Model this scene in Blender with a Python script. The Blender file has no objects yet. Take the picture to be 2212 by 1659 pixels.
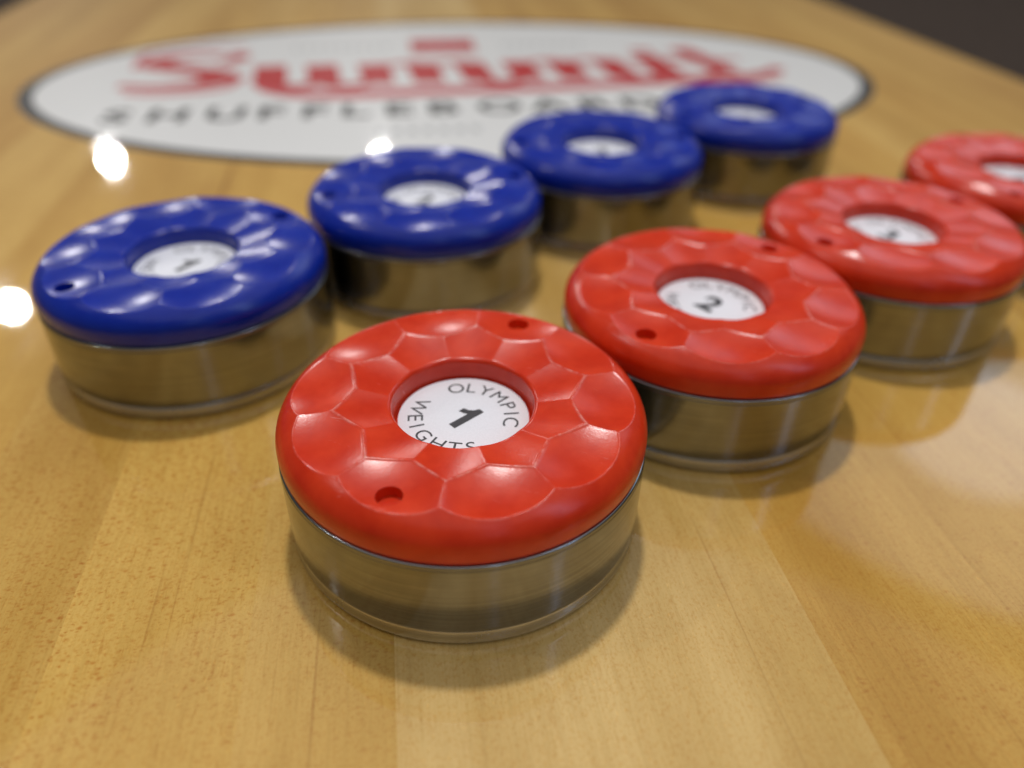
import bpy, bmesh, math, random
import numpy as np
from mathutils import Matrix, Vector

random.seed(7)
MM = 0.001
GR = math.radians(9.1)                       # the boards run 9 degrees off the camera's axis
sc = bpy.context.scene
C = sc.collection

# ------------------------------------------------------------------ camera
PITCH, ROLL, CAM_H, F_PX = 0.6276, 0.01974, 96.66, 1662.7      # F_PX for a 2212 px wide frame
cp, sp = math.cos(PITCH), math.sin(PITCH)
fwd = Vector((0, cp, -sp)); rt = Vector((1, 0, 0)); up = Vector((0, sp, cp))
cr, sr = math.cos(ROLL), math.sin(ROLL)
right = cr * rt + sr * up
upv = -sr * rt + cr * up
cam_d = bpy.data.cameras.new("camera")
cam = bpy.data.objects.new("camera", cam_d); C.objects.link(cam)
m = Matrix((right, upv, -fwd)).transposed().to_4x4()
m.translation = Vector((0, 0, CAM_H * MM))
cam.matrix_world = m
cam_d.sensor_width = 36.0
cam_d.lens = 36.0 * F_PX / 2212
cam_d.clip_start = 0.005
cam_d.clip_end = 60
cam_d.dof.use_dof = True
cam_d.dof.focus_distance = 0.116
cam_d.dof.aperture_fstop = 7.1
cam_d.dof.aperture_blades = 0
sc.camera = cam

# ------------------------------------------------------------------ light
w = bpy.data.worlds.new("World"); sc.world = w; w.use_nodes = True
bg = w.node_tree.nodes["Background"]
bg.inputs[0].default_value = (1.0, 0.94, 0.85, 1)
bg.inputs[1].default_value = 0.11

def lamp(name, loc, power, diam, col=(1.0, 0.975, 0.95), aim=(0, 0.15, 0), sx=None, sy=None):
    d = bpy.data.lights.new(name, 'AREA')
    if sx:
        d.shape = 'ELLIPSE'; d.size = sx; d.size_y = sy
    else:
        d.shape = 'DISK'; d.size = diam
    d.energy = power; d.color = col
    o = bpy.data.objects.new(name, d); C.objects.link(o)
    o.location = loc
    v = Vector(aim) - Vector(loc)
    o.rotation_euler = v.to_track_quat('-Z', 'Y').to_euler()
    return o

CEIL = 1.9
lamp('ceiling_lamp_key', (-0.06, 0.72, CEIL), 17.5, 0.13)
lamp('ceiling_bounce_fill', (0.2, 0.1, CEIL + 0.02), 15, 0, (1.0, 0.97, 0.95), aim=(0.2, 0.1, 0), sx=3.6, sy=3.6)  # soft area light added as fill, for the bounce off an unseen ceiling
for i, (x, y) in enumerate([(-2.93, 5.42), (-1.00, 5.55), (-2.52, 3.33), (-1.6, 0.22)]):
    lamp('ceiling_lamp', (x, y, CEIL), 13 if y > 1 else 3, 0.08, aim=(x * 0.6, y * 0.6, 0))
# daylight window to the far right and one behind the camera, both cool
lamp('window_light_side', (1.70, 2.25, 1.65), 8.0, 0, (0.74, 0.85, 1.0), aim=(0.1, 0.15, 0), sx=2.3, sy=1.3)
lamp('bright_pane_side', (1.66, 2.12, 1.62), 1.1, 0, (0.66, 0.79, 1.0), aim=(0.1, 0.15, 0), sx=0.62, sy=0.42)
lamp('window_strip_right', (2.15, -0.95, 1.9), 7, 0, (0.50, 0.68, 1.0), aim=(0.05, 0.13, 0), sx=0.16, sy=2.2)
lamp('window_strip_back', (0.85, -2.15, 1.9), 2.2, 0, (0.50, 0.68, 1.0), aim=(0.03, 0.13, 0), sx=0.09, sy=2.2)

sc.view_settings.view_transform = 'Standard'
sc.view_settings.look = 'None'
sc.view_settings.gamma = 1.0
sc.view_settings.exposure = 0.0
sc.render.engine = 'CYCLES'
sc.cycles.use_denoising = True
sc.cycles.max_bounces = 10
sc.cycles.sample_clamp_indirect = 4.0
sc.cycles.caustics_reflective = True
sc.cycles.blur_glossy = 0.3

# ------------------------------------------------------------------ material helpers
def new_mat(name):
    mt = bpy.data.materials.new(name); mt.use_nodes = True
    nt = mt.node_tree
    return mt, nt, nt.nodes["Principled BSDF"]

def N(nt, t, **kw):
    n = nt.nodes.new(t)
    for k, v in kw.items(): setattr(n, k, v)
    return n

def L(nt, a, b): nt.links.new(a, b)

def ramp(nt, fac, stops, interp='LINEAR'):
    r = N(nt, 'ShaderNodeValToRGB'); r.color_ramp.interpolation = interp
    el = r.color_ramp.elements
    while len(el) < len(stops): el.new(0.5)
    for e, (p, c) in zip(el, stops):
        e.position = p; e.color = (*c, 1) if len(c) == 3 else c
    L(nt, fac, r.inputs[0]); return r.outputs[0]

def mix(nt, fac, a, b, mode='MIX'):
    x = N(nt, 'ShaderNodeMix', data_type='RGBA', blend_type=mode)
    if isinstance(fac, (int, float)): x.inputs[0].default_value = fac
    else: L(nt, fac, x.inputs[0])
    for s, v in ((6, a), (7, b)):
        if isinstance(v, tuple): x.inputs[s].default_value = (*v, 1)
        else: L(nt, v, x.inputs[s])
    return x.outputs[2]

def noise(nt, vec, scale, detail=2.0, rough=0.5, dist=0.0):
    n = N(nt, 'ShaderNodeTexNoise'); n.inputs['Scale'].default_value = scale
    n.inputs['Detail'].default_value = detail; n.inputs['Roughness'].default_value = rough
    n.inputs['Distortion'].default_value = dist
    L(nt, vec, n.inputs['Vector']); return n.outputs[0]

def mapping(nt, vec, scale=(1, 1, 1), loc=(0, 0, 0), rot=(0, 0, 0)):
    n = N(nt, 'ShaderNodeMapping')
    n.inputs['Scale'].default_value = scale; n.inputs['Location'].default_value = loc; n.inputs['Rotation'].default_value = rot
    L(nt, vec, n.inputs[0]); return n.outputs[0]

def math_n(nt, op, a, b=0.0, clamp=False):
    n = N(nt, 'ShaderNodeMath', operation=op); n.use_clamp = clamp
    for i, v in enumerate((a, b)):
        if isinstance(v, (int, float)): n.inputs[i].default_value = v
        else: L(nt, v, n.inputs[i])
    return n.outputs[0]

def lacquer(nt, b, strength=0.006):
    """clear poured finish: mirror coat with fine cross-wise polishing waves"""
    g = N(nt, 'ShaderNodeNewGeometry').outputs['Position']
    v = mapping(nt, g, (60, 900, 60), rot=(0, 0, math.radians(-6)))
    n1 = noise(nt, v, 1.0, 3, 0.6)
    n2 = noise(nt, g, 45.0, 2, 0.5)
    s = math_n(nt, 'ADD', math_n(nt, 'MULTIPLY', n1, 0.5), math_n(nt, 'MULTIPLY', n2, 0.12))
    bp = N(nt, 'ShaderNodeBump'); bp.inputs['Strength'].default_value = strength; bp.inputs['Distance'].default_value = 0.0006
    L(nt, s, bp.inputs['Height'])
    b.inputs['Coat Weight'].default_value = 1.0
    cr_ = N(nt, 'ShaderNodeMapRange'); cr_.inputs[1].default_value = 0.35; cr_.inputs[2].default_value = 0.75; cr_.inputs[3].default_value = 0.018; cr_.inputs[4].default_value = 0.055
    L(nt, noise(nt, mapping(nt, g, (120, 16, 1), rot=(0, 0, -GR)), 1.0, 4, 0.65), cr_.inputs[0]); L(nt, cr_.outputs[0], b.inputs['Coat Roughness'])
    b.inputs['Coat IOR'].default_value = 1.46
    L(nt, bp.outputs[0], b.inputs['Coat Normal'])

# wood: object coordinates, y runs along the grain
def wood_material():
    mt, nt, b = new_mat('maple')
    tc = N(nt, 'ShaderNodeTexCoord').outputs['Object']
    seed = N(nt, 'ShaderNodeAttribute', attribute_type='OBJECT', attribute_name='seed').outputs['Fac']
    tone = N(nt, 'ShaderNodeAttribute', attribute_type='OBJECT', attribute_name='tone').outputs['Fac']
    fleck = N(nt, 'ShaderNodeAttribute', attribute_type='OBJECT', attribute_name='fleck').outputs['Fac']
    off = N(nt, 'ShaderNodeCombineXYZ'); L(nt, seed, off.inputs[0]); L(nt, seed, off.inputs[1]); L(nt, seed, off.inputs[2])
    va = N(nt, 'ShaderNodeVectorMath', operation='ADD'); L(nt, tc, va.inputs[0]); L(nt, off.outputs[0], va.inputs[1])
    v = va.outputs[0]
    # broad figure along the grain
    broad = noise(nt, mapping(nt, v, (38, 3.2, 1)), 1.0, 3, 0.55, 0.6)
    lines = noise(nt, mapping(nt, v, (330, 5.5, 1)), 1.0, 3, 0.6, 0.25)
    fine = noise(nt, mapping(nt, v, (1900, 70, 1)), 1.0, 2, 0.6)
    mottle = noise(nt, mapping(nt, v, (95, 55, 1)), 1.0, 3, 0.6)
    pale = (0.72, 0.505, 0.19); mid = (0.64, 0.40, 0.090); dark = (0.49, 0.25, 0.030)
    base = ramp(nt, tone, [(0.0, pale), (0.5, mid), (1.0, dark)])
    c = mix(nt, ramp(nt, broad, [(0.36, (0, 0, 0)), (0.66, (1, 1, 1))]), mix(nt, 1.0, base, (1.10, 1.10, 1.16), 'MULTIPLY'),
            mix(nt, 1.0, base, (0.86, 0.78, 0.58), 'MULTIPLY'))
    c = mix(nt, ramp(nt, mottle, [(0.35, (0, 0, 0)), (0.75, (0.45, 0.45, 0.45))]), c, mix(nt, 1.0, c, (0.84, 0.77, 0.62), 'MULTIPLY'))
    c = mix(nt, ramp(nt, fine, [(0.42, (0, 0, 0)), (0.72, (0.4, 0.4, 0.4))]), c, mix(nt, 1.0, c, (0.80, 0.73, 0.58), 'MULTIPLY'))
    c = mix(nt, ramp(nt, lines, [(0.66, (0, 0, 0)), (0.74, (0.75, 0.75, 0.75))]), c, mix(nt, 1.0, c, (0.62, 0.45, 0.26), 'MULTIPLY'))
    # ray flecks: small brown dashes in two sizes, denser in some boards and in patches
    patch = ramp(nt, noise(nt, mapping(nt, v, (48, 20, 1)), 1.0, 3, 0.6), [(0.34, (0.25, 0.25, 0.25)), (0.60, (1, 1, 1))])
    amt = math_n(nt, 'MULTIPLY', patch, fleck)
    wob = N(nt, 'ShaderNodeTexNoise'); wob.inputs['Scale'].default_value = 900.0; L(nt, v, wob.inputs['Vector'])
    wv = N(nt, 'ShaderNodeVectorMath', operation='MULTIPLY_ADD'); L(nt, wob.outputs['Color'], wv.inputs[0])
    wv.inputs[1].default_value = (0.0007, 0.0007, 0); L(nt, v, wv.inputs[2])
    for sc_, thr, ro, st_ in (((620, 1050, 1), 0.12, -24, 1.0), ((1150, 1900, 1), 0.05, -20, 1.0)):
        fv = mapping(nt, wv.outputs[0], sc_, rot=(0, 0, math.radians(ro)))
        vor = N(nt, 'ShaderNodeTexVoronoi', feature='F1'); vor.inputs['Scale'].default_value = 1.0; vor.inputs['Randomness'].default_value = 1.0
        L(nt, fv, vor.inputs['Vector'])
        dot = ramp(nt, vor.outputs['Distance'], [(0.10, (1, 1, 1)), (0.42, (0, 0, 0))])
        keep = N(nt, 'ShaderNodeSeparateColor'); L(nt, vor.outputs['Color'], keep.inputs[0])
        dens = math_n(nt, 'MULTIPLY', math_n(nt, 'GREATER_THAN', keep.outputs[0], thr), math_n(nt, 'ADD', math_n(nt, 'MULTIPLY', keep.outputs[1], 0.8), 0.2))
        f = math_n(nt, 'MULTIPLY', math_n(nt, 'MULTIPLY', dot, dens), math_n(nt, 'MULTIPLY', amt, st_), True)
        c = mix(nt, f, c, mix(nt, 1.0, c, (0.74, 0.46, 0.15), 'MULTIPLY'))
    dash = noise(nt, mapping(nt, v, (1500, 240, 1), rot=(0, 0, math.radians(-4))), 1.0, 3, 0.65, 0.4)
    f = math_n(nt, 'MULTIPLY', ramp(nt, dash, [(0.58, (0, 0, 0)), (0.74, (1, 1, 1))]), math_n(nt, 'ADD', math_n(nt, 'MULTIPLY', fleck, 0.5), 0.25), True)
    c = mix(nt, f, c, mix(nt, 1.0, c, (0.80, 0.64, 0.40), 'MULTIPLY'))
    spk = noise(nt, mapping(nt, v, (2600, 1700, 1), rot=(0, 0, math.radians(-15))), 1.0, 2, 0.6)
    c = mix(nt, ramp(nt, spk, [(0.50, (0, 0, 0)), (0.70, (0.55, 0.55, 0.55))]), c, mix(nt, 1.0, c, (0.86, 0.68, 0.38), 'MULTIPLY'))
    # tiny pale sparkle glints painted into the wood colour
    gl = noise(nt, mapping(nt, v, (3200, 1300, 1)), 1.0, 1, 0.5)
    c = mix(nt, ramp(nt, gl, [(0.66, (0, 0, 0)), (0.80, (0.55, 0.55, 0.55))]), c, mix(nt, 1.0, c, (1.25, 1.22, 1.1), 'MULTIPLY'))
    L(nt, c, b.inputs['Base Color'])
    b.inputs['Roughness'].default_value = 0.55
    b.inputs['Specular IOR Level'].default_value = 0.15
    lacquer(nt, b)
    return mt

def print_material(name, col, rough=0.5, mottle=0.06):
    mt, nt, b = new_mat(name)
    g = N(nt, 'ShaderNodeNewGeometry').outputs['Position']
    n = noise(nt, g, 400.0, 3)
    c = mix(nt, ramp(nt, n, [(0.35, (0, 0, 0)), (0.7, (1, 1, 1))]), tuple(x * (1 - mottle) for x in col), col)
    L(nt, c, b.inputs['Base Color'])
    b.inputs['Roughness'].default_value = rough
    b.inputs['Specular IOR Level'].default_value = 0.2
    lacquer(nt, b)
    return mt

def paper_material(name, col):
    mt, nt, b = new_mat(name)
    tc = N(nt, 'ShaderNodeTexCoord').outputs['Object']
    n = noise(nt, tc, 5200.0, 3, 0.65)
    c = mix(nt, ramp(nt, n, [(0.3, (0, 0, 0)), (0.75, (1, 1, 1))]), tuple(x * 0.90 for x in col), tuple(min(1, x * 1.03) for x in col))
    L(nt, c, b.inputs['Base Color'])
    b.inputs['Roughness'].default_value = 0.42
    b.inputs['Specular IOR Level'].default_value = 0.35
    return mt

def ink_material(name, col):
    mt, nt, b = new_mat(name)
    tc = N(nt, 'ShaderNodeTexCoord').outputs['Object']
    n = noise(nt, tc, 9000.0, 2, 0.7)
    c = mix(nt, ramp(nt, n, [(0.4, (0, 0, 0)), (0.72, (1, 1, 1))]), col, tuple(x * 2.6 for x in col))
    L(nt, c, b.inputs['Base Color'])
    b.inputs['Roughness'].default_value = 0.5
    return mt

def plastic_material(name, col, sss_col, dark, r0, r1, scuff_glint):
    mt, nt, b = new_mat(name)
    tc = N(nt, 'ShaderNodeTexCoord').outputs['Object']
    n0 = noise(nt, tc, 160.0, 3, 0.55)
    c = mix(nt, ramp(nt, n0, [(0.35, (0, 0, 0)), (0.7, (1, 1, 1))]), dark, col)
    # pale rubbed ridges with broken highlights painted along them, and small scuffs
    wr = N(nt, 'ShaderNodeAttribute', attribute_type='GEOMETRY', attribute_name='wear_glint').outputs['Fac']
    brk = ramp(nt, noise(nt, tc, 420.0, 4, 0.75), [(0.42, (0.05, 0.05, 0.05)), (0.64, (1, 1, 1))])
    c = mix(nt, math_n(nt, 'MULTIPLY', math_n(nt, 'MULTIPLY', wr, brk), 0.55, True), c, scuff_glint)
    sc_n = noise(nt, mapping(nt, tc, (420, 90, 200), rot=(0, 0, 0.7)), 1.0, 4, 0.7, 0.5)
    c = mix(nt, ramp(nt, sc_n, [(0.66, (0, 0, 0)), (0.74, (0.22, 0.22, 0.22))]), c, scuff_glint)
    L(nt, c, b.inputs['Base Color'])
    b.inputs['Subsurface Weight'].default_value = 0.22
    b.inputs['Subsurface Radius'].default_value = sss_col
    b.inputs['Subsurface Scale'].default_value = 0.0022
    n1 = noise(nt, tc, 650.0, 3, 0.6)
    r = N(nt, 'ShaderNodeMapRange'); r.inputs[3].default_value = r0; r.inputs[4].default_value = r1
    L(nt, n0, r.inputs[0]); L(nt, r.outputs[0], b.inputs['Roughness'])
    b.inputs['Specular IOR Level'].default_value = 0.45
    n2 = noise(nt, tc, 3600.0, 2, 0.6)
    h = math_n(nt, 'ADD', math_n(nt, 'MULTIPLY', n1, 0.6), math_n(nt, 'MULTIPLY', n2, 0.5))
    bp = N(nt, 'ShaderNodeBump'); bp.inputs['Strength'].default_value = 0.16; bp.inputs['Distance'].default_value = 0.00018
    L(nt, h, bp.inputs['Height']); L(nt, bp.outputs[0], b.inputs['Normal'])
    return mt

def steel_material(name, ca, cb, cc, r0, r1):
    mt, nt, b = new_mat(name)
    tc = N(nt, 'ShaderNodeTexCoord').outputs['Object']
    b.inputs['Metallic'].default_value = 1.0
    v = mapping(nt, tc, (25, 25, 4200))
    n = noise(nt, v, 1.0, 3, 0.65)
    blot = noise(nt, tc, 140.0, 3, 0.6)
    c = mix(nt, ramp(nt, n, [(0.35, (0, 0, 0)), (0.7, (1, 1, 1))]), ca, cb)
    c = mix(nt, ramp(nt, blot, [(0.45, (0, 0, 0)), (0.75, (0.5, 0.5, 0.5))]), c, cc)
    L(nt, c, b.inputs['Base Color'])
    r = N(nt, 'ShaderNodeMapRange'); r.inputs[3].default_value = r0; r.inputs[4].default_value = r1
    L(nt, blot, r.inputs[0]); L(nt, r.outputs[0], b.inputs['Roughness'])
    b.inputs['Anisotropic'].default_value = 0.5
    tg = N(nt, 'ShaderNodeTangent', direction_type='RADIAL', axis='Z'); L(nt, tg.outputs[0], b.inputs['Tangent'])
    bp = N(nt, 'ShaderNodeBump'); bp.inputs['Strength'].default_value = 0.10; bp.inputs['Distance'].default_value = 0.00006
    L(nt, n, bp.inputs['Height']); L(nt, bp.outputs[0], b.inputs['Normal'])
    return mt

def carpet_material():
    mt, nt, b = new_mat('carpet')
    tc = N(nt, 'ShaderNodeTexCoord').outputs['Object']
    n = noise(nt, tc, 220.0, 4, 0.7)
    c = ramp(nt, n, [(0.3, (0.024, 0.017, 0.013)), (0.7, (0.075, 0.055, 0.043))])
    L(nt, c, b.inputs['Base Color']); b.inputs['Roughness'].default_value = 0.95
    b.inputs['Specular IOR Level'].default_value = 0.1
    return mt

WOOD = wood_material()
STEEL = steel_material('turned_steel', (0.22, 0.226, 0.235), (0.32, 0.327, 0.34), (0.18, 0.184, 0.19), 0.10, 0.20)
STEEL_POLISHED = steel_material('polished_steel', (0.52, 0.515, 0.50), (0.64, 0.635, 0.62), (0.44, 0.435, 0.42), 0.20, 0.32)
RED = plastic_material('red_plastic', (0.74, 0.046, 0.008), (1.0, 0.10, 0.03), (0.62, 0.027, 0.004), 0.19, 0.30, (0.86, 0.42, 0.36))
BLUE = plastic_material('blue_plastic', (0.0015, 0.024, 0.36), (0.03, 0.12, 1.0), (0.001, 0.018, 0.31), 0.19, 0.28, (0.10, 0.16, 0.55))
PAPER = paper_material('label_paper', (0.86, 0.87, 0.92))
INK = ink_material('label_ink', (0.022, 0.022, 0.026))
DECAL_WHITE = print_material('decal_white', (0.84, 0.84, 0.83))
DECAL_BLACK = print_material('decal_black', (0.012, 0.012, 0.014))
DECAL_RED = print_material('decal_red', (0.56, 0.012, 0.018))
DECAL_PINK = print_material('decal_pink', (0.60, 0.07, 0.085))
DECAL_GREY = print_material('decal_grey', (0.45, 0.46, 0.47))

# ------------------------------------------------------------------ mesh helpers
def link(name, me, mat=None, parent=None):
    o = bpy.data.objects.new(name, me); C.objects.link(o)
    if mat is not None:
        me.materials.clear(); me.materials.append(mat)
    if parent is not None: o.parent = parent
    return o

def mesh_from(name, verts, faces, smooth=False):
    me = bpy.data.meshes.new(name)
    me.from_pydata([tuple(v) for v in verts], [], faces)
    me.update()
    if smooth: me.polygons.foreach_set('use_smooth', [True] * len(me.polygons))
    return me

def box_mesh(name, x0, x1, y0, y1, z0, z1):
    v = [(x, y, z) for z in (z0, z1) for (x, y) in ((x0, y0), (x1, y0), (x1, y1), (x0, y1))]
    f = [(3, 2, 1, 0), (4, 5, 6, 7), (0, 1, 5, 4), (1, 2, 6, 5), (2, 3, 7, 6), (3, 0, 4, 7)]
    return mesh_from(name, v, f)

def lathe(name, prof, n=256, close_bottom=True, close_top=False, sharp=35):
    """profile of (r,z) in mm turned round z"""
    verts, faces = [], []
    k = len(prof)
    for r, z in prof:
        for i in range(n):
            a = 2 * math.pi * i / n
            verts.append((r * math.cos(a) * MM, r * math.sin(a) * MM, z * MM))
    for j in range(k - 1):
        for i in range(n):
            i2 = (i + 1) % n
            faces.append((j * n + i, j * n + i2, (j + 1) * n + i2, (j + 1) * n + i))
    if close_bottom: faces.append(tuple(reversed(range(n))))
    if close_top: faces.append(tuple(range((k - 1) * n, k * n)))
    me = mesh_from(name, verts, faces, True)
    me.set_sharp_from_angle(angle=math.radians(sharp))
    return me

# ------------------------------------------------------------------ table (setting)
S0, S1 = -229.0, 304.0                       # edges of the top, measured across the boards (mm)
bed = link('carpet', box_mesh('carpet', -6, 6, -3, 9, -0.086, -0.076), carpet_material())
bed['kind'] = 'structure'
table = link('table_top', box_mesh('table_top', S0 * MM + 0.002, S1 * MM - 0.002, -0.4, 1.9, -0.0758, -0.0202), WOOD)
table.rotation_euler.z = GR
table['kind'] = 'structure'; table['tone'] = 0.6; table['seed'] = 3.3; table['fleck'] = 0.3

seams = [S0, -200, -168, -137, -105, -77, -53.7, -26.3, -5.4, 56.9, 88, 120, 151, 183, 214, 246, 275, S1]
tones = [0.75, 0.55, 0.7, 0.45, 0.6, 0.42, 0.62, 0.46, 0.40, 0.10, 0.62, 0.5, 0.66, 0.42, 0.6, 0.5, 0.62]
flecks = [0.4, 0.3, 0.4, 0.3, 0.5, 0.5, 0.9, 1.0, 0.85, 0.22, 0.5, 0.4, 0.4, 0.4, 0.4, 0.4, 0.4]
tones = tones[:6] + [0.5, 0.42, 0.05, 0.62] + tones[10:]
flecks = [0.4, 0.3, 0.4, 0.3, 0.5, 0.9, 1.0, 0.75, 0.25, 0.5] + flecks[10:]
def plank_mesh(wd):
    me = bpy.data.meshes.new('plank')
    bm = bmesh.new()
    bmesh.ops.create_cube(bm, size=1.0)
    bmesh.ops.scale(bm, vec=(wd * MM, 2.3, 0.02), verts=bm.verts)
    bm.to_mesh(me); bm.free(); return me
for i in range(len(seams) - 1):
    a, b_ = seams[i], seams[i + 1]
    p = link('plank', plank_mesh(b_ - a - 0.003), WOOD, table)
    p.location = ((a + b_) / 2 * MM, 0.75, -0.01)
    p['tone'] = tones[i]; p['seed'] = 1.37 * (i + 1); p['fleck'] = flecks[i]

# ------------------------------------------------------------------ oval decal on the table
OC = Vector((-23.7, 383.8)); OA, OB = 197.0, 122.0
def ellipse_disc(name, a, b_, z0, z1, n=160):
    v = [(a * math.cos(t) * MM, b_ * math.sin(t) * MM, z * MM) for z in (z0, z1) for t in (2 * math.pi * i / n for i in range(n))]
    f = [tuple(range(n, 2 * n))] + [(i, (i + 1) % n, n + (i + 1) % n, n + i) for i in range(n)]
    return mesh_from(name, v, f)
decal = link('oval_decal', ellipse_disc('oval_decal', OA, OB, 0.0, 0.05), DECAL_BLACK, table)
# parent space is the rotated table
s_c = OC.x * math.cos(GR) + OC.y * math.sin(GR); v_c = -OC.x * math.sin(GR) + OC.y * math.cos(GR)
decal.location = (s_c * MM, v_c * MM, 0)
decal['label'] = 'white oval emblem with black border and red script set into the boards'
fld = link('white_field', ellipse_disc('white_field', OA - 6.0, OB - 6.5, 0.05, 0.07), DECAL_WHITE, decal)

class Strokes:
    def __init__(s): s.v, s.f, s.z = [], [], 0.085
    def squash(s, k, y0): s.v = [(x, (y - y0 * MM) * k + y0 * MM, z) for x, y, z in s.v]
    def poly(s, pts):
        n = len(s.v); s.v += [(x * MM, y * MM, s.z * MM) for x, y in pts]
        s.f.append(tuple(range(n, n + len(pts)))); s.z += 0.002
    def brush(s, pts, k=10):
        """variable-width stroke through (x, y, width)"""
        P = np.array(pts, float); Q = []
        ext = np.vstack([2 * P[0] - P[1], P, 2 * P[-1] - P[-2]])
        for i in range(1, len(ext) - 2):
            p0, p1, p2, p3 = ext[i - 1:i + 3]
            for t in np.linspace(0, 1, k, endpoint=False):
                Q.append(0.5 * ((2 * p1) + (-p0 + p2) * t + (2 * p0 - 5 * p1 + 4 * p2 - p3) * t * t + (-p0 + 3 * p1 - 3 * p2 + p3) * t ** 3))
        Q.append(P[-1]); Q = np.array(Q)
        d = np.gradient(Q[:, :2], axis=0); d /= np.linalg.norm(d, axis=1)[:, None] + 1e-9
        nrm = np.stack([-d[:, 1], d[:, 0]], 1); h = Q[:, 2:3] / 2
        l, r = Q[:, :2] + nrm * h, Q[:, :2] - nrm * h
        n = len(s.v)
        for a, b_ in zip(l, r):
            s.v += [(a[0] * MM, a[1] * MM, s.z * MM), (b_[0] * MM, b_[1] * MM, s.z * MM)]
        for i in range(len(l) - 1):
            s.f.append((n + 2 * i, n + 2 * i + 1, n + 2 * i + 3, n + 2 * i + 2))
        s.z += 0.002
    def build(s, name, mat, parent): return link(name, mesh_from(name, s.v, s.f), mat, parent)

# red script: "Summit"
st = Strokes()
st.brush([(-121, 57, 7), (-134, 59, 9), (-148, 48, 13), (-147, 35, 16), (-134, 26, 15), (-121, 17, 17), (-115, 6, 17), (-123, -6, 13), (-140, -10, 9), (-157, -6, 8)])
st.brush([(-110, 60, 7), (-112, 50, 12), (-117, 38, 10)], k=5)
X = [-92.3, -68.1, -43.4, -20.0, 3.7, 27.4, 49.8, 73.7, 96.5, 124.0]
BOT, TOP = -12, 30
for i, x in enumerate(X):
    top = TOP + (8 if i == 8 else 24 if i == 9 else 0); wd = 15 if i != 9 else 13
    sl = -2.0
    if i == 9: sl = -6
    st.brush([(x + sl, top, wd), (x, (top + BOT) / 2, wd), (x - sl * 0.6, BOT, wd - 1)], k=4)
def cup(a, b_): st.brush([(a, BOT + 7, 8), (a + (b_ - a) * 0.3, BOT - 2, 10), (a + (b_ - a) * 0.65, BOT - 2, 9), (b_, BOT + 9, 4)], k=6)
def arch(a, b_): st.brush([(a, TOP - 10, 4), (a + (b_ - a) * 0.4, TOP - 2, 6), (a + (b_ - a) * 0.75, TOP - 1, 9), (b_, TOP - 8, 9)], k=6)
cup(X[0], X[1]); cup(X[1], X[2]); arch(X[2], X[3]); arch(X[3], X[4]); cup(X[4], X[5]); arch(X[5], X[6]); arch(X[6], X[7]); cup(X[7], X[8]); cup(X[8], X[9])
st.poly([(92, 44), (103, 44), (101, 53), (90, 53)])                       # dot of the i
st.brush([(104, 26, 5), (124, 22, 7), (142, 20, 5)], k=5)                  # cross of the t
st.brush([(124, -8, 11), (134, -14, 9), (150, -6, 8), (156, 2, 8)], k=6)
st.squash(0.86, -12)
st.build('script_lettering', DECAL_RED, decal)
sw = Strokes()
sw.brush([(-99, -4, 4), (-88, -20, 9), (-72, -27, 12), (-50, -28, 13), (-12, -26, 13), (26, -25, 12), (62, -22, 12), (98, -19, 11), (130, -22, 7), (152, -16, 3)])
sw.brush([(-157, 22, 3), (-157, 52, 4), (-138, 66, 4), (-110, 64, 4)])
sw.brush([(-152, -18, 4), (-136, -20, 5), (-112, -14, 5), (-104, 6, 3)])
sw.build('script_shadow', DECAL_PINK, decal)
bd = Strokes()
bd.poly([(-25, 66), (9, 66), (9, 75), (-25, 75)])
bd.poly([(-25, 46), (9, 46), (9, 50.5), (-25, 50.5)])
bd.poly([(-25, 50.5), (-18, 50.5), (-18, 66), (-25, 66)])
bd.poly([(2, 50.5), (9, 50.5), (9, 66), (2, 66)])
bd.build('badge', DECAL_RED, decal)
bf = Strokes(); bf.z = 0.08
bf.poly([(-24, 48), (8, 48), (8, 68), (-24, 68)])
bf.build('badge_field', DECAL_PINK, decal)
gm = Strokes()
for k in range(9): gm.poly([(-86 + k * 5.8, 56), (-83 + k * 5.8, 56), (-83 + k * 5.8, 62), (-86 + k * 5.8, 62)])
for k in range(8): gm.poly([(24 + k * 5.8, 54), (27 + k * 5.8, 54), (27 + k * 5.8, 60), (24 + k * 5.8, 60)])
for k in range(7): gm.poly([(-44 + k * 6.2, -84), (-41 + k * 6.2, -84), (-41 + k * 6.2, -78), (-44 + k * 6.2, -78)])
gm.build('faint_small_print', DECAL_GREY, decal)

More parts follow.
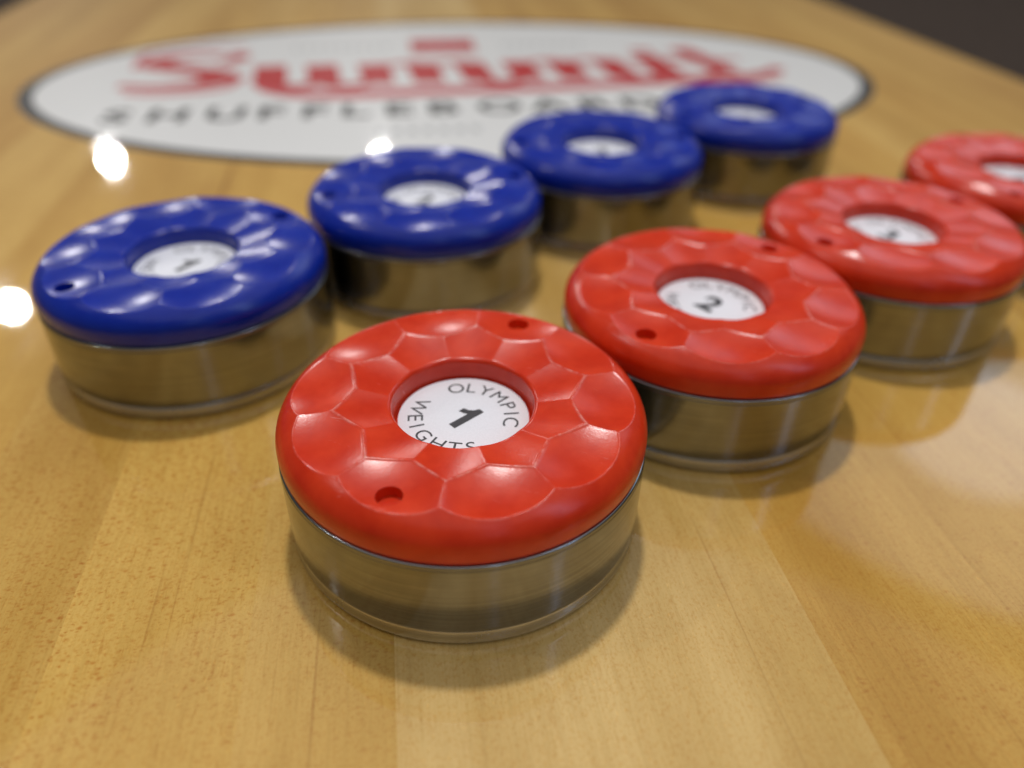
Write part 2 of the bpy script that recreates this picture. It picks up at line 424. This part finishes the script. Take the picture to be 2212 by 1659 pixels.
# ------------------------------------------------------------------ text glyphs from the built-in font
_gl = {}
def glyph(ch, bold=0.0):
    """flat mesh data (verts, faces) of one character, cap height 1, centred in x, standing on y = 0"""
    key = (ch, bold)
    if key in _gl: return _gl[key]
    cu = bpy.data.curves.new('t', 'FONT'); cu.body = ch; cu.size = 1.0; cu.offset = bold; cu.resolution_u = 6
    o = bpy.data.objects.new('t', cu); C.objects.link(o)
    dg = bpy.context.evaluated_depsgraph_get()
    me = o.evaluated_get(dg).to_mesh()
    v = np.array([x.co[:] for x in me.vertices]); f = [tuple(p.vertices) for p in me.polygons]
    o.evaluated_get(dg).to_mesh_clear()
    bpy.data.objects.remove(o); bpy.data.curves.remove(cu)
    cu = None
    _gl[key] = (v, f); return _gl[key]
def cap_h():
    v, f = glyph('H'); return v[:, 1].max()
CH = cap_h()
class TextMesh:
    def __init__(s): s.v, s.f = [], []
    def put(s, ch, x, y, rot, h, z, bold=0.0, sx=1.0):
        v, f = glyph(ch, bold)
        cx = (v[:, 0].min() + v[:, 0].max()) / 2
        q = np.stack([(v[:, 0] - cx) * sx, v[:, 1] - CH / 2], 1) * (h / CH)
        c_, s_ = math.cos(rot), math.sin(rot)
        n = len(s.v)
        s.v += [((x + a * c_ - b_ * s_) * MM, (y + a * s_ + b_ * c_) * MM, z * MM) for a, b_ in q]
        s.f += [tuple(n + i for i in t) for t in f]
    def build(s, name, mat, parent): return link(name, mesh_from(name, s.v, s.f), mat, parent)

tm = TextMesh()
for ch, x in zip('SHUFFLEBOARD', [-146.4, -126.5, -104, -86, -68.5, -52, -34.2, -15.6, 7.9, 29.2, 50.3, 70.0]):
    tm.put(ch, x, -52, 0, 16, 0.085, 0.03, 1.0)
tm.build('block_lettering', DECAL_BLACK, decal)

# ------------------------------------------------------------------ puck meshes
RC = 29.4
def dome(r):
    return np.where(r < 20.5, 25.15, 19.4 + 5.75 * np.sqrt(np.clip(1 - ((np.maximum(r, 20.5) - 20.5) / (RC - 20.5)) ** 2, 0, 1)))
def facets(x, y):
    r = np.hypot(x, y); so, si = [], []
    for i in range(10):
        a = math.radians(36 * i); ca, sa = math.cos(a), math.sin(a)
        u, v = x * ca + y * sa, -x * sa + y * ca
        so.append(np.where(u > 0, 23.09 + ((u - 24.1) ** 2 + v ** 2) / (2 * 27.0), 99))
        a += math.radians(18); ca, sa = math.cos(a), math.sin(a)
        u, v = x * ca + y * sa, -x * sa + y * ca
        si.append(np.where(u > 0, 22.70 + 0.175 * (u - 11.7) + (v ** 2) / 46.0 + ((u - 15.8) ** 2 - 16.8) / 200.0, 99))
    return dome(r), np.sort(np.stack(so), axis=0), np.sort(np.stack(si), axis=0)
def ridge(x, y):
    """1 on the moulded ridges between the cells, 0 inside them"""
    D, so, si = facets(x, y)
    g = lambda d, w: np.exp(-(d / w) ** 2)
    a = g(so[0] - si[0], 0.10) * (np.minimum(so[0], si[0]) < D)
    b_ = 0.55 * g(so[0] - D, 0.09) * (si[0] > so[0])
    c_ = 0.5 * g(so[1] - so[0], 0.09) * (so[0] < np.minimum(si[0], D))
    return np.maximum(a, np.maximum(b_, c_))
def top_height(x, y):
    D, so, si = facets(x, y)
    H = np.concatenate([D[None], so, si]); k = 0.03; mn = H.min(0)
    return mn - k * np.log(np.exp(-(H - mn) / k).sum(0)) + 0.10 * ridge(x, y)
def cap_mesh():
    n = 960
    th = np.linspace(0, 2 * np.pi, n, endpoint=False); ct, s_t = np.cos(th), np.sin(th)
    rings = []
    def flat(r, z): rings.append((np.full(n, r), np.full(n, z)))
    flat(10.95, 18.2)
    for z in (18.4, 19.0, 20.0, 21.0): flat(10.95 + (z - 18.2) * 0.11, z)
    # rim: blend from wall into the facets
    r_rim = 11.75
    for r, drop in ((11.33, 0.75), (11.40, 0.42), (11.52, 0.20), (11.70, 0.06)):
        rings.append((np.full(n, r), top_height(r * ct, r * s_t) - drop))
    for r in np.linspace(11.95, 27.9, 150):
        rings.append((np.full(n, r), top_height(r * ct, r * s_t)))
    a0 = math.acos((27.9 - 20.5) / (RC - 20.5))
    for a in np.linspace(a0, 0, 14)[1:]:
        flat(20.5 + (RC - 20.5) * math.cos(a), 19.4 + 5.75 * math.sin(a))
    for r, z in ((29.39, 18.9), (29.35, 18.3), (29.28, 17.75), (29.16, 17.38), (28.95, 17.2), (28.6, 17.14), (20.0, 17.14)): flat(r, z)
    verts = np.concatenate([np.stack([r * ct, r * s_t, z], 1) for r, z in rings]) * MM
    k = len(rings); idx = np.arange(n); nx = (idx + 1) % n
    faces = []
    for j in range(k - 1):
        faces += np.stack([j * n + idx, (j + 1) * n + idx, (j + 1) * n + nx, j * n + nx], 1).tolist()
    faces.append(list(range(n)))                      # floor of the well
    faces.append(list(reversed(range((k - 1) * n, k * n))))
    me = mesh_from('cap', verts.tolist(), faces, True)
    # two small pits drilled into opposite scoops
    o = link('cap_tmp', me)
    for s_ in (1, -1):
        v, f = [], []
        m_ = 40
        for r, z in ((1.80, 21.5), (1.90, 22.8), (2.08, 26.5)):
            for i in range(m_):
                a = 2 * math.pi * i / m_; v.append(((s_ * 24.0 + r * math.cos(a)) * MM, r * math.sin(a) * MM, z * MM))
        for j in range(2):
            for i in range(m_): f.append((j * m_ + i, j * m_ + (i + 1) % m_, (j + 1) * m_ + (i + 1) % m_, (j + 1) * m_ + i))
        f += [tuple(reversed(range(m_))), tuple(range(2 * m_, 3 * m_))]
        cu = link('cutter_tmp', mesh_from('cutter', v, f))
        md = o.modifiers.new('b', 'BOOLEAN'); md.object = cu; md.operation = 'DIFFERENCE'; md.solver = 'EXACT'
    dg = bpy.context.evaluated_depsgraph_get()
    res = bpy.data.meshes.new_from_object(o.evaluated_get(dg))
    for q in [q for q in C.objects if q.name.startswith(('cutter_tmp', 'cap_tmp'))]: bpy.data.objects.remove(q)
    res.name = 'cap'
    co = np.empty(len(res.vertices) * 3); res.vertices.foreach_get('co', co); co = co.reshape(-1, 3) / MM
    wear_glint = np.where((co[:, 2] > 21.5) & (np.hypot(co[:, 0], co[:, 1]) > 12.2), ridge(co[:, 0], co[:, 1]), 0.0)  # ridge mask for both rubbed plastic and painted glints
    at_ = res.attributes.new('wear_glint', 'FLOAT', 'POINT'); at_.data.foreach_set('value', wear_glint.astype(np.float32))
    res.polygons.foreach_set('use_smooth', [True] * len(res.polygons))
    res.set_sharp_from_angle(angle=math.radians(38))
    return res

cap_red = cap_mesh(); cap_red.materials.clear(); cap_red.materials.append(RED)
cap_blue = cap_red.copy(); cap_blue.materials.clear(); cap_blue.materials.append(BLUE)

steel_prof = [(28.9, 3.05), (29.1, 3.12), (29.3, 3.22), (29.42, 3.36), (29.47, 3.55), (29.50, 3.8), (29.50, 4.1), (29.50, 9.0), (29.50, 15.8), (29.50, 16.1), (29.48, 16.2), (29.43, 16.26), (29.43, 16.32), (29.46, 16.4), (29.47, 16.6), (29.45, 16.85), (29.36, 17.0), (29.1, 17.05), (20, 17.06)]
steel_me = lathe('steel_body', steel_prof, 320, True, True, 50); steel_me.materials.append(STEEL)
foot_prof = [(27.0, 0.0), (28.3, 0.05), (28.85, 0.2), (29.2, 0.45), (29.38, 0.8), (29.44, 1.2), (29.42, 1.6), (29.34, 2.0), (29.22, 2.45), (29.10, 2.85), (29.02, 3.0), (28.9, 3.04)]
foot_me = lathe('foot_band', foot_prof, 320, True, True, 50); foot_me.materials.append(STEEL_POLISHED)

LZ = 19.35
label_me = lathe('label_disc', [(10.55, 18.22), (10.55, LZ - 0.02), (10.5, LZ)], 160, True, True, 30); label_me.materials.append(PAPER)

def ring_text():
    t = TextMesh()
    R_ = 7.75; h = 2.45
    for ch, a in zip('OLYMPIC', (59, 39.5, 21, 0, -21.5, -36.5, -53)):
        A = math.radians(90 + a); t.put(ch, R_ * math.cos(A), R_ * math.sin(A), A - math.pi / 2, h, LZ + 0.02, 0.0, 1.04)
    for ch, a in zip('WEIGHTS', (-62, -39, -24, -5, 18, 39, 58)):
        A = math.radians(270 + a); t.put(ch, R_ * math.cos(A), R_ * math.sin(A), A + math.pi / 2, h, LZ + 0.02, 0.0, 1.04)
    return mesh_from('lettering', t.v, t.f)
lettering_me = ring_text(); lettering_me.materials.append(INK)

def numeral_mesh(n):
    if n == '1':
        pts = [(0.15, -2.6), (1.35, -2.6), (1.35, 2.7), (0.42, 2.7), (0.18, 2.0), (-0.35, 1.45), (-1.15, 1.2), (-1.15, 0.25), (-0.35, 0.45), (0.15, 0.75)]
        pts = [((x - 0.2) * 1.2, y * 1.17) for x, y in pts]
        me = mesh_from('numeral', [(x * MM, y * MM, (LZ + 0.02) * MM) for x, y in pts], [tuple(range(len(pts)))])
    else:
        t = TextMesh(); t.put(n, 0, 0, 0, 5.6, LZ + 0.02, 0.035, 1.0); me = mesh_from('numeral', t.v, t.f)
    me.materials.append(INK); return me
NUM = {k: numeral_mesh(k) for k in '1234'}

def puck(loc, colour, number, cap_rot, text_rot, label):
    e = bpy.data.objects.new('puck', None); C.objects.link(e)
    e.empty_display_size = 0.02
    e.location = (loc[0] * MM, loc[1] * MM, 0.0)
    e['label'] = label; e['category'] = 'puck'
    e['group'] = 'red shuffleboard pucks in a diagonal row' if colour == 'red' else 'blue shuffleboard pucks in a diagonal row'
    link('steel_body', steel_me, None, e)
    link('foot_band', foot_me, None, e)
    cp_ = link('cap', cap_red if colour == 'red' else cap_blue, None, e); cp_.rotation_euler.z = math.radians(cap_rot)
    ld = link('label_disc', label_me, None, e); ld.rotation_euler.z = math.radians(text_rot)
    link('lettering', lettering_me, None, ld)
    link('numeral', NUM[number], None, ld)
    return e

puck((-7.7, 97.4), 'red', '1', 69, -46, 'red-capped steel puck numbered 1, nearest the camera and in sharp focus')
puck((39.6, 135.4), 'red', '2', 49, -48, 'red-capped steel puck numbered 2, second in the red row, behind the sharp front puck')
puck((89.0, 169.9), 'red', '3', 32, -50, 'red-capped steel puck numbered 3, third in the red row')
puck((139.5, 207.8), 'red', '4', 58, -40, 'blurred red-capped puck cut off by the right picture edge, last of the red row')
puck((-70.4, 147.8), 'blue', '1', 47, -32, 'blue-capped steel puck numbered 1 at the far left, first of the blue row')
puck((-22.9, 185.8), 'blue', '2', 19, -20, 'blue-capped steel puck numbered 2, second in the blue row, below the oval emblem')
puck((24.8, 223.8), 'blue', '3', 10, -12, 'blue-capped steel puck third in the blue row, covering the end of the block lettering')
puck((75.6, 259.7), 'blue', '4', 25, -25, 'blue-capped puck farthest back, standing on the edge of the oval emblem')
